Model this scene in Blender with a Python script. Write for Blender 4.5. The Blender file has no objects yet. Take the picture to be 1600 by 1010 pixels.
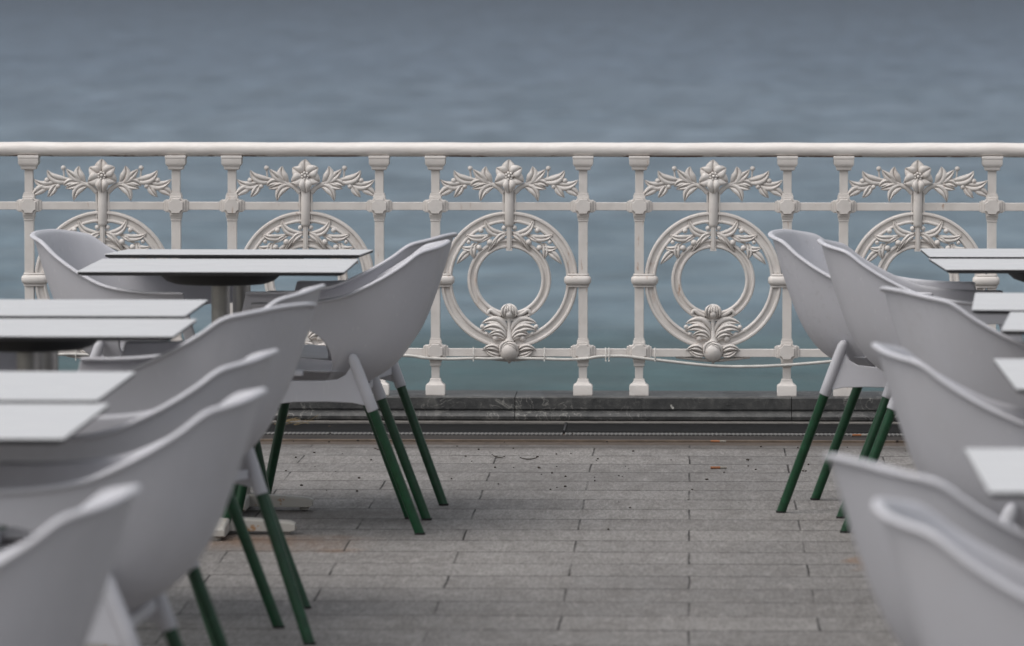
import bpy, math, random
from mathutils import Vector, Matrix
R = math.radians
random.seed(7)
scene = bpy.context.scene
col = scene.collection

# ------------------------------------------------------------------ materials
def new_mat(name):
    m = bpy.data.materials.new(name); m.use_nodes = True
    nt = m.node_tree
    b = nt.nodes['Principled BSDF']
    return m, nt, b
def N(nt, t, **kw):
    n = nt.nodes.new(t)
    for k, v in kw.items():
        if k.startswith('i_'):
            n.inputs[k[2:].replace('_', ' ')].default_value = v
        else: setattr(n, k, v)
    return n
def L(nt, a, b): nt.links.new(a, b)
def ramp(nt, src, stops, interp='LINEAR'):
    r = nt.nodes.new('ShaderNodeValToRGB'); r.color_ramp.interpolation = interp
    e = r.color_ramp.elements
    while len(e) > 1: e.remove(e[0])
    e[0].position = stops[0][0]; e[0].color = stops[0][1]
    for p, c in stops[1:]:
        q = e.new(p); q.color = c
    L(nt, src, r.inputs[0]); return r.outputs[0]
def g(v): return (v, v, v, 1)
def mix(nt, fac, a, b, mode='MIX'):
    m = nt.nodes.new('ShaderNodeMix'); m.data_type = 'RGBA'; m.blend_type = mode
    if isinstance(fac, (int, float)): m.inputs[0].default_value = fac
    else: L(nt, fac, m.inputs[0])
    for s, v in ((6, a), (7, b)):
        if isinstance(v, tuple): m.inputs[s].default_value = v
        else: L(nt, v, m.inputs[s])
    return m.outputs[2]
def math_(nt, op, a, b=None, clamp=False):
    m = nt.nodes.new('ShaderNodeMath'); m.operation = op; m.use_clamp = clamp
    for s, v in ((0, a), (1, b)):
        if v is None: continue
        if isinstance(v, (int, float)): m.inputs[s].default_value = v
        else: L(nt, v, m.inputs[s])
    return m.outputs[0]
def coords(nt, kind='Object', scale=(1, 1, 1), loc=(0, 0, 0)):
    t = nt.nodes.new('ShaderNodeTexCoord'); mp = nt.nodes.new('ShaderNodeMapping')
    mp.inputs['Scale'].default_value = scale; mp.inputs['Location'].default_value = loc
    L(nt, t.outputs[kind], mp.inputs[0]); return mp.outputs[0]
def world_pos(nt, scale=(1, 1, 1), loc=(0, 0, 0)):
    t = nt.nodes.new('ShaderNodeNewGeometry'); mp = nt.nodes.new('ShaderNodeMapping')
    mp.inputs['Scale'].default_value = scale; mp.inputs['Location'].default_value = loc
    L(nt, t.outputs['Position'], mp.inputs[0]); return mp.outputs[0]
def noise(nt, vec, scale, detail=4, rough=0.55, dist=0.0):
    n = nt.nodes.new('ShaderNodeTexNoise')
    n.inputs['Scale'].default_value = scale; n.inputs['Detail'].default_value = detail
    n.inputs['Roughness'].default_value = rough; n.inputs['Distortion'].default_value = dist
    L(nt, vec, n.inputs['Vector']); return n.outputs[0]
def bump(nt, bsdf, h, strength=0.3, dist=0.002):
    b = nt.nodes.new('ShaderNodeBump'); b.inputs['Strength'].default_value = strength
    b.inputs['Distance'].default_value = dist
    L(nt, h, b.inputs['Height']); L(nt, b.outputs[0], bsdf.inputs['Normal']); return b

def plastic_mat(name='chair_plastic', base=(0.52, 0.52, 0.56, 1)):
    m, nt, b = new_mat(name)
    p = world_pos(nt)
    n1 = noise(nt, p, 6, 5, 0.6); n2 = noise(nt, p, 55, 4, 0.7)
    c = mix(nt, ramp(nt, n1, [(0.35, g(0)), (0.75, g(0.35))]), base, (base[0]*.86, base[1]*.84, base[2]*.80, 1))
    n3 = noise(nt, p, 3.3, 3, 0.5)
    sc = math_(nt, 'MULTIPLY', ramp(nt, n2, [(0.56, g(0)), (0.70, g(0.22))]), ramp(nt, n3, [(0.50, g(0)), (0.62, g(1))]))
    c = mix(nt, sc, c, (0.24, 0.23, 0.22, 1))
    fs = noise(nt, world_pos(nt, (160, 160, 18)), 1, 2, 0.5)
    c = mix(nt, ramp(nt, fs, [(0.68, g(0)), (0.72, g(0.25))]), c, (0.75, 0.74, 0.74, 1))
    L(nt, c, b.inputs['Base Color'])
    L(nt, ramp(nt, n1, [(0.3, g(0.42)), (0.7, g(0.56))]), b.inputs['Roughness'])
    b.inputs['Specular IOR Level'].default_value = 0.35
    bump(nt, b, noise(nt, p, 700, 2), 0.12, 0.0006)
    return m
M_PLASTIC = plastic_mat()

def green_mat():
    m, nt, b = new_mat('leg_green_enamel')
    p = world_pos(nt)
    n = noise(nt, p, 40, 4, 0.65)
    c = mix(nt, ramp(nt, n, [(0.4, g(0)), (0.8, g(1))]), (0.003, 0.036, 0.013, 1), (0.004, 0.062, 0.023, 1))
    c = mix(nt, ramp(nt, noise(nt, p, 160, 3, 0.7), [(0.70, g(0)), (0.74, g(0.5))]), c, (0.18, 0.2, 0.17, 1))
    L(nt, c, b.inputs['Base Color']); b.inputs['Roughness'].default_value = 0.38
    bump(nt, b, n, 0.1, 0.001)
    return m
M_GREEN = green_mat()
def rubber_mat():
    m, nt, b = new_mat('black_rubber'); b.inputs['Base Color'].default_value = (0.012, 0.013, 0.012, 1)
    b.inputs['Roughness'].default_value = 0.8; return m
M_RUBBER = rubber_mat()

def cast_mat():
    m, nt, b = new_mat('cream_paint_on_cast_iron')
    p = world_pos(nt)
    n1 = noise(nt, p, 9, 6, 0.6); n2 = noise(nt, p, 120, 5, 0.7); n3 = noise(nt, p, 34, 5, 0.62)
    c = mix(nt, ramp(nt, n1, [(0.3, g(0)), (0.75, g(1))]), (0.74, 0.705, 0.68, 1), (0.63, 0.585, 0.555, 1))
    # brown darkening in the hollows: grime plus crease shade painted into the colour
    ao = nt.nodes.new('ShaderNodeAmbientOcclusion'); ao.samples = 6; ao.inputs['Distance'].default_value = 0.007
    grime_shade = math_(nt, 'MULTIPLY', ramp(nt, ao.outputs['AO'], [(0.35, g(1)), (0.85, g(0))]), ramp(nt, n3, [(0.3, g(0.15)), (0.65, g(0.85))]))
    c = mix(nt, grime_shade, c, (0.16, 0.125, 0.10, 1))
    # rust weeping from seams and pinholes, older chips
    rs = math_(nt, 'MULTIPLY', ramp(nt, noise(nt, world_pos(nt, (60, 60, 16)), 1, 4, 0.7), [(0.60, g(0)), (0.70, g(0.75))]), ramp(nt, noise(nt, p, 4.5, 3, 0.6), [(0.52, g(0)), (0.64, g(1))]))
    c = mix(nt, rs, c, (0.33, 0.17, 0.08, 1))
    lt = ramp(nt, noise(nt, world_pos(nt, (1, 1, 1), (3, 1, 7)), 17, 4, 0.6), [(0.5, g(0)), (0.7, g(0.30))])
    c = mix(nt, lt, c, (0.50, 0.48, 0.46, 1))
    # chips
    c = mix(nt, ramp(nt, n2, [(0.69, g(0)), (0.73, g(0.7))]), c, (0.17, 0.10, 0.06, 1))
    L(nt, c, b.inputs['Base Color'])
    b.inputs['Roughness'].default_value = 0.55
    h = math_(nt, 'ADD', math_(nt, 'MULTIPLY', n2, 0.5), n3)
    bump(nt, b, h, 0.4, 0.0025)
    return m
M_CAST = cast_mat()

def handrail_mat():
    m, nt, b = new_mat('cream_paint_with_rusty_underside')
    p = world_pos(nt)
    ps = world_pos(nt, (1, 3, 3))
    n1 = noise(nt, ps, 6, 6, 0.6); n2 = noise(nt, ps, 50, 5, 0.7)
    c = mix(nt, ramp(nt, n1, [(0.3, g(0)), (0.75, g(1))]), (0.78, 0.745, 0.72, 1), (0.67, 0.62, 0.59, 1))
    sep = nt.nodes.new('ShaderNodeSeparateXYZ'); L(nt, p, sep.inputs[0])
    # rust flakes where water hangs, at the very bottom of the tube
    zf = ramp(nt, math_(nt, 'MULTIPLY', math_(nt, 'SUBTRACT', sep.outputs[2], 0.905), 40, True), [(0.12, g(1)), (0.36, g(0))])
    rn = ramp(nt, noise(nt, p, 5.5, 5, 0.7), [(0.47, g(0)), (0.55, g(1))])
    f = math_(nt, 'MULTIPLY', zf, rn)
    c = mix(nt, f, c, mix(nt, n2, (0.28, 0.10, 0.03, 1), (0.05, 0.025, 0.015, 1)))
    L(nt, c, b.inputs['Base Color']); b.inputs['Roughness'].default_value = 0.45
    bump(nt, b, math_(nt, 'ADD', n1, math_(nt, 'MULTIPLY', n2, 0.25)), 0.5, 0.006)
    return m
M_RAIL = handrail_mat()

def tabletop_mat():
    m, nt, b = new_mat('white_laminate')
    p = world_pos(nt)
    n = noise(nt, p, 7, 6, 0.65); n2 = noise(nt, world_pos(nt, (1, 4, 1)), 60, 3, 0.6)
    c = mix(nt, ramp(nt, n, [(0.3, g(0)), (0.75, g(1))]), (0.60, 0.603, 0.622, 1), (0.53, 0.533, 0.55, 1))
    c = mix(nt, ramp(nt, n2, [(0.66, g(0)), (0.74, g(0.25))]), c, (0.35, 0.34, 0.33, 1))
    L(nt, c, b.inputs['Base Color']); L(nt, ramp(nt, n, [(0.3, g(0.30)), (0.7, g(0.5))]), b.inputs['Roughness'])
    b.inputs['Specular IOR Level'].default_value = 0.35
    return m
M_TOP = tabletop_mat()
def simple(name, c, rough=0.5, metal=0.0, ns=30, var=0.25, bs=0.15, bd=0.001, spec=0.5):
    m, nt, b = new_mat(name)
    p = world_pos(nt); n = noise(nt, p, ns, 5, 0.65)
    d = (c[0]*(1-var), c[1]*(1-var), c[2]*(1-var), 1)
    L(nt, mix(nt, ramp(nt, n, [(0.35, g(0)), (0.7, g(1))]), c+(1,), d), b.inputs['Base Color'])
    b.inputs['Roughness'].default_value = rough; b.inputs['Metallic'].default_value = metal
    b.inputs['Specular IOR Level'].default_value = spec
    bump(nt, b, n, bs, bd); return m
M_EDGE = simple('black_laminate_core', (0.012, 0.011, 0.013), 0.5)
M_BRACKET = simple('black_bracket', (0.006, 0.006, 0.007), 0.6)
M_COLUMN = simple('brushed_steel_column', (0.42, 0.41, 0.39), 0.42, 0.75, 14, 0.2)
def basepaint():
    m, nt, b = new_mat('chipped_white_paint_on_steel')
    p = world_pos(nt); n = noise(nt, p, 22, 5, 0.65); n2 = noise(nt, p, 6, 4)
    c = mix(nt, n2, (0.45, 0.43, 0.40, 1), (0.36, 0.345, 0.32, 1))
    c = mix(nt, ramp(nt, n, [(0.60, g(0)), (0.66, g(0.9))]), c, (0.30, 0.15, 0.05, 1))
    L(nt, c, b.inputs['Base Color']); b.inputs['Roughness'].default_value = 0.6
    bump(nt, b, n, 0.3, 0.002); return m
M_BASE = basepaint()
M_CABLE = simple('white_cable_sheath', (0.66, 0.64, 0.61), 0.5, 0, 18, 0.3)

def stone_kerb():
    m, nt, b = new_mat('dark_veined_marble')
    p = world_pos(nt)
    n = noise(nt, p, 12, 7, 0.65, 0.6)
    n2 = noise(nt, world_pos(nt, (1, 1, 1.0)), 80, 5, 0.75)
    c = ramp(nt, n, [(0.3, (0.022, 0.023, 0.025, 1)), (0.55, (0.058, 0.058, 0.058, 1)), (0.72, (0.12, 0.117, 0.112, 1))])
    w = nt.nodes.new('ShaderNodeTexNoise'); w.inputs['Scale'].default_value = 9; w.inputs['Detail'].default_value = 6
    w.inputs['Distortion'].default_value = 2.2; L(nt, p, w.inputs['Vector'])
    vein = ramp(nt, w.outputs[0], [(0.485, g(0)), (0.5, g(1)), (0.515, g(0))])
    vein = math_(nt, 'MULTIPLY', vein, ramp(nt, noise(nt, p, 3.1, 3), [(0.45, g(0)), (0.65, g(0.8))]))
    c = mix(nt, vein, c, (0.34, 0.33, 0.31, 1))
    c = mix(nt, ramp(nt, n2, [(0.56, g(0)), (0.74, g(0.35))]), c, (0.22, 0.215, 0.205, 1))
    # bird lime and lime runs: small pale splashes
    sp = ramp(nt, noise(nt, p, 26, 2, 0.5), [(0.74, g(0)), (0.77, g(1))])
    c = mix(nt, sp, c, (0.5, 0.49, 0.46, 1))
    L(nt, c, b.inputs['Base Color'])
    L(nt, ramp(nt, n2, [(0.3, g(0.34)), (0.7, g(0.62))]), b.inputs['Roughness'])
    bump(nt, b, math_(nt, 'ADD', n, n2), 0.5, 0.004); return m
M_STONE = stone_kerb()

def paving():
    m, nt, b = new_mat('granite_paving')
    p = world_pos(nt)
    warp = nt.nodes.new('ShaderNodeTexNoise'); warp.inputs['Scale'].default_value = 3.5; warp.inputs['Detail'].default_value = 5
    L(nt, p, warp.inputs['Vector'])
    vs = nt.nodes.new('ShaderNodeVectorMath'); vs.operation = 'SUBTRACT'; L(nt, warp.outputs['Color'], vs.inputs[0]); vs.inputs[1].default_value = (.5, .5, .5)
    vm = nt.nodes.new('ShaderNodeVectorMath'); vm.operation = 'MULTIPLY_ADD'; L(nt, vs.outputs[0], vm.inputs[0]); vm.inputs[1].default_value = (.010, .010, 0)
    # rows 0.2985 deep, stones 0.615 long, every other row shifted by half
    mp = nt.nodes.new('ShaderNodeMapping'); mp.inputs['Location'].default_value = (0.0, -13.308+0.2985*50, 0)
    L(nt, p, mp.inputs[0]); L(nt, mp.outputs[0], vm.inputs[2])
    def brick(ms, c1, c2, cm, smooth=0.1):
        br = nt.nodes.new('ShaderNodeTexBrick')
        br.inputs['Scale'].default_value = 1; br.inputs['Brick Width'].default_value = 0.615; br.inputs['Row Height'].default_value = 0.2985
        br.offset = 0.5; br.offset_frequency = 2
        br.inputs['Mortar Size'].default_value = ms; br.inputs['Mortar Smooth'].default_value = smooth
        br.inputs['Color1'].default_value = c1; br.inputs['Color2'].default_value = c2; br.inputs['Mortar'].default_value = cm
        L(nt, vm.outputs[0], br.inputs['Vector']); return br
    b1 = brick(0.0028, g(0.0), g(1.0), g(0.5))
    tone = b1.outputs['Color']; 
    sepv = nt.nodes.new('ShaderNodeSeparateXYZ'); L(nt, vm.outputs[0], sepv.inputs[0])
    rowd = math_(nt, 'PINGPONG', sepv.outputs[1], 0.2985/2)
    rowl = ramp(nt, math_(nt, 'MULTIPLY', rowd, 40), [(0.16, g(1)), (0.30, g(0))])
    rowl = math_(nt, 'MULTIPLY', rowl, ramp(nt, noise(nt, world_pos(nt, (1.3, 3.1, 1)), 1.0, 4, 0.7), [(0.36, g(0.25)), (0.58, g(1))]))
    mort = math_(nt, 'MAXIMUM', b1.outputs['Fac'], rowl)
    base = mix(nt, tone, (0.325, 0.308, 0.296, 1), (0.235, 0.223, 0.216, 1))
    big = noise(nt, world_pos(nt, (1.3, .6, 1)), 0.9, 5, 0.6); mid = noise(nt, world_pos(nt, (2.0, .55, 1)), 7, 6, 0.65); fine = noise(nt, world_pos(nt, (1.2, .35, 1)), 180, 4, 0.8); grit = noise(nt, world_pos(nt, (1.2, .3, 1)), 60, 4, 0.75)
    base = mix(nt, ramp(nt, big, [(0.35, g(0)), (0.7, g(0.5))]), base, (0.135, 0.13, 0.128, 1))
    base = mix(nt, ramp(nt, mid, [(0.45, g(0)), (0.75, g(0.45))]), base, (0.11, 0.10, 0.095, 1))
    base = mix(nt, ramp(nt, fine, [(0.50, g(0)), (0.62, g(0.7))]), base, (0.06, 0.057, 0.054, 1))
    base = mix(nt, ramp(nt, grit, [(0.56, g(0)), (0.70, g(0.3))]), base, (0.34, 0.32, 0.30, 1))
    gr1 = noise(nt, world_pos(nt, (110, 14, 1)), 1, 3, 0.8); gr2 = noise(nt, world_pos(nt, (34, 6, 1)), 1, 4, 0.7)
    base = mix(nt, ramp(nt, gr1, [(0.42, g(0.50)), (0.60, g(0))]), base, (0.085, 0.078, 0.073, 1))
    base = mix(nt, ramp(nt, gr2, [(0.55, g(0)), (0.70, g(0.35))]), base, (0.36, 0.34, 0.325, 1))
    # rust stains with a place and shape of their own
    def spot(x, y, sx, sy, amt):
        mp2 = nt.nodes.new('ShaderNodeMapping'); mp2.vector_type = 'POINT'
        mp2.inputs['Location'].default_value = (-x/sx, -y/sy, 0); mp2.inputs['Scale'].default_value = (1/sx, 1/sy, 0)
        ad = nt.nodes.new('ShaderNodeVectorMath'); ad.operation = 'MULTIPLY_ADD'
        L(nt, vs.outputs[0], ad.inputs[0]); ad.inputs[1].default_value = (.35, .35, 0); L(nt, p, ad.inputs[2])
        L(nt, ad.outputs[0], mp2.inputs[0])
        ln = nt.nodes.new('ShaderNodeVectorMath'); ln.operation = 'LENGTH'; L(nt, mp2.outputs[0], ln.inputs[0])
        return math_(nt, 'MULTIPLY', ramp(nt, ln.outputs[1], [(0.2, g(1)), (1.0, g(0))]), amt)
    rust = math_(nt, 'ADD', spot(-1.15, 15.35, .35, .30, .55), math_(nt, 'ADD', spot(.45, 14.85, .05, .25, .6), spot(-.95, 15.15, .10, .08, .5)), True)
    rust = math_(nt, 'MULTIPLY', rust, ramp(nt, mid, [(0.3, g(0.3)), (0.6, g(1))]))
    base = mix(nt, rust, base, (0.20, 0.105, 0.05, 1))
    dark_patch = math_(nt, 'ADD', spot(-1.0, 16.1, .45, .35, .55), spot(.1, 18.45, 3.5, .22, .7), True)  # two darker patches: under the left chairs and along the gutter edge
    base = mix(nt, dark_patch, base, (0.065, 0.056, 0.05, 1))
    # joints: dark, partly filled with grit so that some lengths vanish
    jfill = ramp(nt, noise(nt, p, 2.6, 4, 0.7), [(0.38, g(0.30)), (0.56, g(1))])
    base = mix(nt, math_(nt, 'MULTIPLY', mort, jfill), base, (0.022, 0.019, 0.017, 1))
    # gum and tar dots
    vo = nt.nodes.new('ShaderNodeTexVoronoi'); vo.inputs['Scale'].default_value = 5.5; L(nt, p, vo.inputs['Vector'])
    base = mix(nt, ramp(nt, vo.outputs['Distance'], [(0.035, g(0.6)), (0.05, g(0))]), base, (0.05, 0.045, 0.04, 1))
    L(nt, base, b.inputs['Base Color'])
    L(nt, ramp(nt, mid, [(0.3, g(0.55)), (0.7, g(0.85))]), b.inputs['Roughness'])
    b.inputs['Specular IOR Level'].default_value = 0.3
    h = math_(nt, 'ADD', math_(nt, 'MULTIPLY', fine, 0.35), math_(nt, 'ADD', math_(nt, 'MULTIPLY', mid, 0.5), math_(nt, 'MULTIPLY', grit, 0.4)))
    h = math_(nt, 'ADD', h, math_(nt, 'ADD', math_(nt, 'MULTIPLY', tone, 0.15), math_(nt, 'MULTIPLY', gr1, 0.5)))
    h = math_(nt, 'SUBTRACT', h, math_(nt, 'MULTIPLY', mort, 2.6))
    bump(nt, b, h, 0.8, 0.004)
    return m
M_PAVE = paving()

def sea_mat():
    m, nt, b = new_mat('sea_water')
    p = world_pos(nt)
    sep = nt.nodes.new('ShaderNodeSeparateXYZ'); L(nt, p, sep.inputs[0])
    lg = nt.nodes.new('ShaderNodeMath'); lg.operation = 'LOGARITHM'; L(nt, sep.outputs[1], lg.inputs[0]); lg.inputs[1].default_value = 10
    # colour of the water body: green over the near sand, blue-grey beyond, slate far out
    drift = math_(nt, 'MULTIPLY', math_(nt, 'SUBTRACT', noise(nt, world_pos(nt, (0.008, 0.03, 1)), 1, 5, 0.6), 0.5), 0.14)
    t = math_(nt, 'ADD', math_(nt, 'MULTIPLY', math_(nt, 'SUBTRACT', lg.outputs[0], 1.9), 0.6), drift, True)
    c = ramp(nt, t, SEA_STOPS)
    ly = math_(nt, 'MULTIPLY', lg.outputs[0], 34)
    cb_ = nt.nodes.new('ShaderNodeCombineXYZ')
    L(nt, math_(nt, 'MULTIPLY', sep.outputs[0], 0.20), cb_.inputs[0]); L(nt, ly, cb_.inputs[1])
    st = noise(nt, cb_.outputs[0], 1, 6, 0.62, 0.5)
    c = mix(nt, ramp(nt, st, [(0.38, g(0)), (0.66, g(0.75))]), c, mix(nt, 1.0, c, (0.45, 0.54, 0.58, 1), 'MULTIPLY'))
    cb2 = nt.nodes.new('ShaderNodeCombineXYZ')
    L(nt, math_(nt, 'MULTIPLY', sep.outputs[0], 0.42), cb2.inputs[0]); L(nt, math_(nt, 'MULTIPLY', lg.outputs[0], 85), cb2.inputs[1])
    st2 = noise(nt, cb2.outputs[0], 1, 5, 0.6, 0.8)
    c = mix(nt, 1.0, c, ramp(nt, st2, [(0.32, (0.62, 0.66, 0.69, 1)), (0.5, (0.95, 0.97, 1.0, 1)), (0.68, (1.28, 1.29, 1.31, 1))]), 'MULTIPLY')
    L(nt, c, b.inputs['Base Color'])
    b.inputs['Roughness'].default_value = 0.38; b.inputs['IOR'].default_value = 1.33
    b.inputs['Specular IOR Level'].default_value = 0.5
    w1 = noise(nt, world_pos(nt, (0.45, 1.1, 1)), 1, 5, 0.6, 0.3)
    w2 = noise(nt, world_pos(nt, (0.06, 0.16, 1)), 1, 4, 0.55, 0.5)
    h = math_(nt, 'ADD', math_(nt, 'MULTIPLY', w1, 0.35), math_(nt, 'MULTIPLY', w2, 1.6))
    bump(nt, b, h, 1.0, 1.0)
    return m
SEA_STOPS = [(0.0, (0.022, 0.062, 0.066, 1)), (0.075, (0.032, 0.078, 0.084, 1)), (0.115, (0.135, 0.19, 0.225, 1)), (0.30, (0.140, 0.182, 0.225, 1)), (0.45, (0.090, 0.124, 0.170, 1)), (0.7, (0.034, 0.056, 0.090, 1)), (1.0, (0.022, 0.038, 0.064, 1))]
M_SEA = sea_mat()

# ------------------------------------------------------------------ mesh builder
class MB:
    def __init__(s): s.v = []; s.f = []; s.mi = []; s.cur = 0
    def add(s, vs, fs):
        o = len(s.v); s.v += [tuple(v) for v in vs]
        for f in fs: s.f.append([i+o for i in f]); s.mi.append(s.cur)
    def box(s, x0, x1, y0, y1, z0, z1):
        s.add([(x0,y0,z0),(x1,y0,z0),(x1,y1,z0),(x0,y1,z0),(x0,y0,z1),(x1,y0,z1),(x1,y1,z1),(x0,y1,z1)],
              [(0,3,2,1),(4,5,6,7),(0,1,5,4),(1,2,6,5),(2,3,7,6),(3,0,4,7)])
    def grid(s, rows, close_u=False):
        n = len(rows[0]); vs = [p for r in rows for p in r]; fs = []
        for i in range(len(rows)-1):
            for j in range(n if close_u else n-1):
                k = (j+1) % n
                fs.append((i*n+j, i*n+k, (i+1)*n+k, (i+1)*n+j))
        s.add(vs, fs)
    def loft(s, rings):   # closed rings, capped
        n = len(rings[0]); vs = [p for r in rings for p in r]; fs = []
        for i in range(len(rings)-1):
            for j in range(n):
                k = (j+1) % n
                fs.append((i*n+j, i*n+k, (i+1)*n+k, (i+1)*n+j))
        fs.append(tuple(reversed(range(n)))); fs.append(tuple(range((len(rings)-1)*n, len(rings)*n)))
        s.add(vs, fs)
    def tube(s, pts, rad, n=12):
        pts = [Vector(p) for p in pts]; rings = []
        if not isinstance(rad, (list, tuple)): rad = [rad]*len(pts)
        up = Vector((0.0137, 1, 0.011))
        for i, p in enumerate(pts):
            d = (pts[min(i+1, len(pts)-1)] - pts[max(i-1, 0)]).normalized()
            u0 = up if abs(d.dot(up.normalized())) < .95 else Vector((0, 0, 1))
            a = d.cross(u0).normalized(); b = d.cross(a).normalized()
            rings.append([p + rad[i]*(math.cos(t)*a + math.sin(t)*b) for t in [2*math.pi*j/n for j in range(n)]])
        s.loft(rings)
    def lathe_y(s, cx, cz, prof, n=96, a0=0, a1=2*math.pi):   # closed profile [(r, y)] revolved round the Y axis
        full = abs(a1-a0-2*math.pi) < 1e-6
        m = n if full else n+1; rows = []
        for i in range(m):
            t = a0+(a1-a0)*i/n
            rows.append([(cx+r*math.cos(t), y, cz+r*math.sin(t)) for r, y in prof])
        k = len(prof); vs = [p for r in rows for p in r]; fs = []
        for i in range(m if full else m-1):
            ii = (i+1) % m
            for j in range(k):
                jj = (j+1) % k
                fs.append((i*k+j, i*k+jj, ii*k+jj, ii*k+j))
        s.add(vs, fs)
    def sphere(s, c, r, n=12, m=8):
        rx, ry, rz = r if isinstance(r, tuple) else (r, r, r)
        rings = []
        for i in range(1, m):
            t = math.pi*i/m
            rings.append([(c[0]+rx*math.sin(t)*math.cos(a), c[1]+ry*math.sin(t)*math.sin(a), c[2]+rz*math.cos(t)) for a in [2*math.pi*j/n for j in range(n)]])
        vs = [p for r_ in rings for p in r_]; o = len(vs)
        vs += [(c[0], c[1], c[2]+rz), (c[0], c[1], c[2]-rz)]; fs = []
        for i in range(m-2):
            for j in range(n):
                k = (j+1) % n; fs.append((i*n+j, (i+1)*n+j, (i+1)*n+k, i*n+k))
        for j in range(n):
            k = (j+1) % n; fs.append((o, j, k)); fs.append((o+1, (m-2)*n+k, (m-2)*n+j))
        s.add(vs, fs)
    def prism_y(s, poly, y0, y1, bev=0.0):      # polygon in XZ extruded along Y with a chamfered front
        n = len(poly)
        if bev:
            c = Vector((sum(p[0] for p in poly)/n, sum(p[1] for p in poly)/n))
            inner = []
            for i, p in enumerate(poly):
                a = Vector(poly[i-1]); q = Vector(poly[(i+1) % n]); p = Vector(p)
                d = ((a-p).normalized() + (q-p).normalized())
                d = (c-p).normalized() if d.length < 1e-3 else ((c-p).normalized())
                inner.append(p+d*bev)
            s.loft([[(p[0], y0, p[1]) for p in inner], [(p[0], y0+bev, p[1]) for p in poly], [(p[0], y1, p[1]) for p in poly]])
        else:
            s.loft([[(p[0], y0, p[1]) for p in poly], [(p[0], y1, p[1]) for p in poly]])
    def build(s, name, mats, parent=None, smooth=35, bevel=0, loc=None):
        me = bpy.data.meshes.new(name); me.from_pydata([tuple(v) for v in s.v], [], s.f)
        mats = mats if isinstance(mats, (list, tuple)) else [mats]
        for m in mats: me.materials.append(m)
        for p, mi in zip(me.polygons, s.mi): p.material_index = mi
        import bmesh
        bm = bmesh.new(); bm.from_mesh(me); bmesh.ops.recalc_face_normals(bm, faces=bm.faces); bm.to_mesh(me); bm.free()
        if smooth:
            me.polygons.foreach_set('use_smooth', [True]*len(me.polygons)); me.set_sharp_from_angle(angle=R(smooth))
        o = bpy.data.objects.new(name, me); col.objects.link(o)
        if parent: o.parent = parent
        if loc: o.location = loc
        if bevel:
            b = o.modifiers.new('bevel', 'BEVEL'); b.width = bevel; b.segments = 2; b.limit_method = 'ANGLE'; b.angle_limit = R(40)
        return o

def tag(o, label=None, cat=None, group=None, kind=None):
    if label: o['label'] = label
    if cat: o['category'] = cat
    if group: o['group'] = group
    if kind: o['kind'] = kind
    return o
def empty(name, loc=(0, 0, 0), rz=0):
    o = bpy.data.objects.new(name, None); col.objects.link(o); o.location = loc; o.rotation_euler = (0, 0, rz)
    o.empty_display_size = 0.1
    return o
def copy_tree(o, parent=None):
    c = o.copy(); col.objects.link(c); c.parent = parent
    for ch in [x for x in KIDS.get(o.name, [])]: copy_tree(ch, c)
    return c
KIDS = {}
def index_kids():
    KIDS.clear()
    for x in bpy.data.objects:
        if x.parent: KIDS.setdefault(x.parent.name, []).append(x)

def interp(x, pts):
    if x <= pts[0][0]: return pts[0][1]
    for (a, va), (b, vb) in zip(pts, pts[1:]):
        if x <= b: return va+(vb-va)*(x-a)/(b-a)
    return pts[-1][1]
def catmull(pts, per):
    out = []; n = len(pts)
    for i in range(n-1):
        p0, p1, p2, p3 = [Vector(pts[max(0, min(n-1, k))]) for k in (i-1, i, i+1, i+2)]
        for j in range(per):
            t = j/per
            out.append(0.5*((2*p1)+(-p0+p2)*t+(2*p0-5*p1+4*p2-p3)*t*t+(-p0+3*p1-3*p2+p3)*t**3))
    out.append(Vector(pts[-1])); return out

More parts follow.
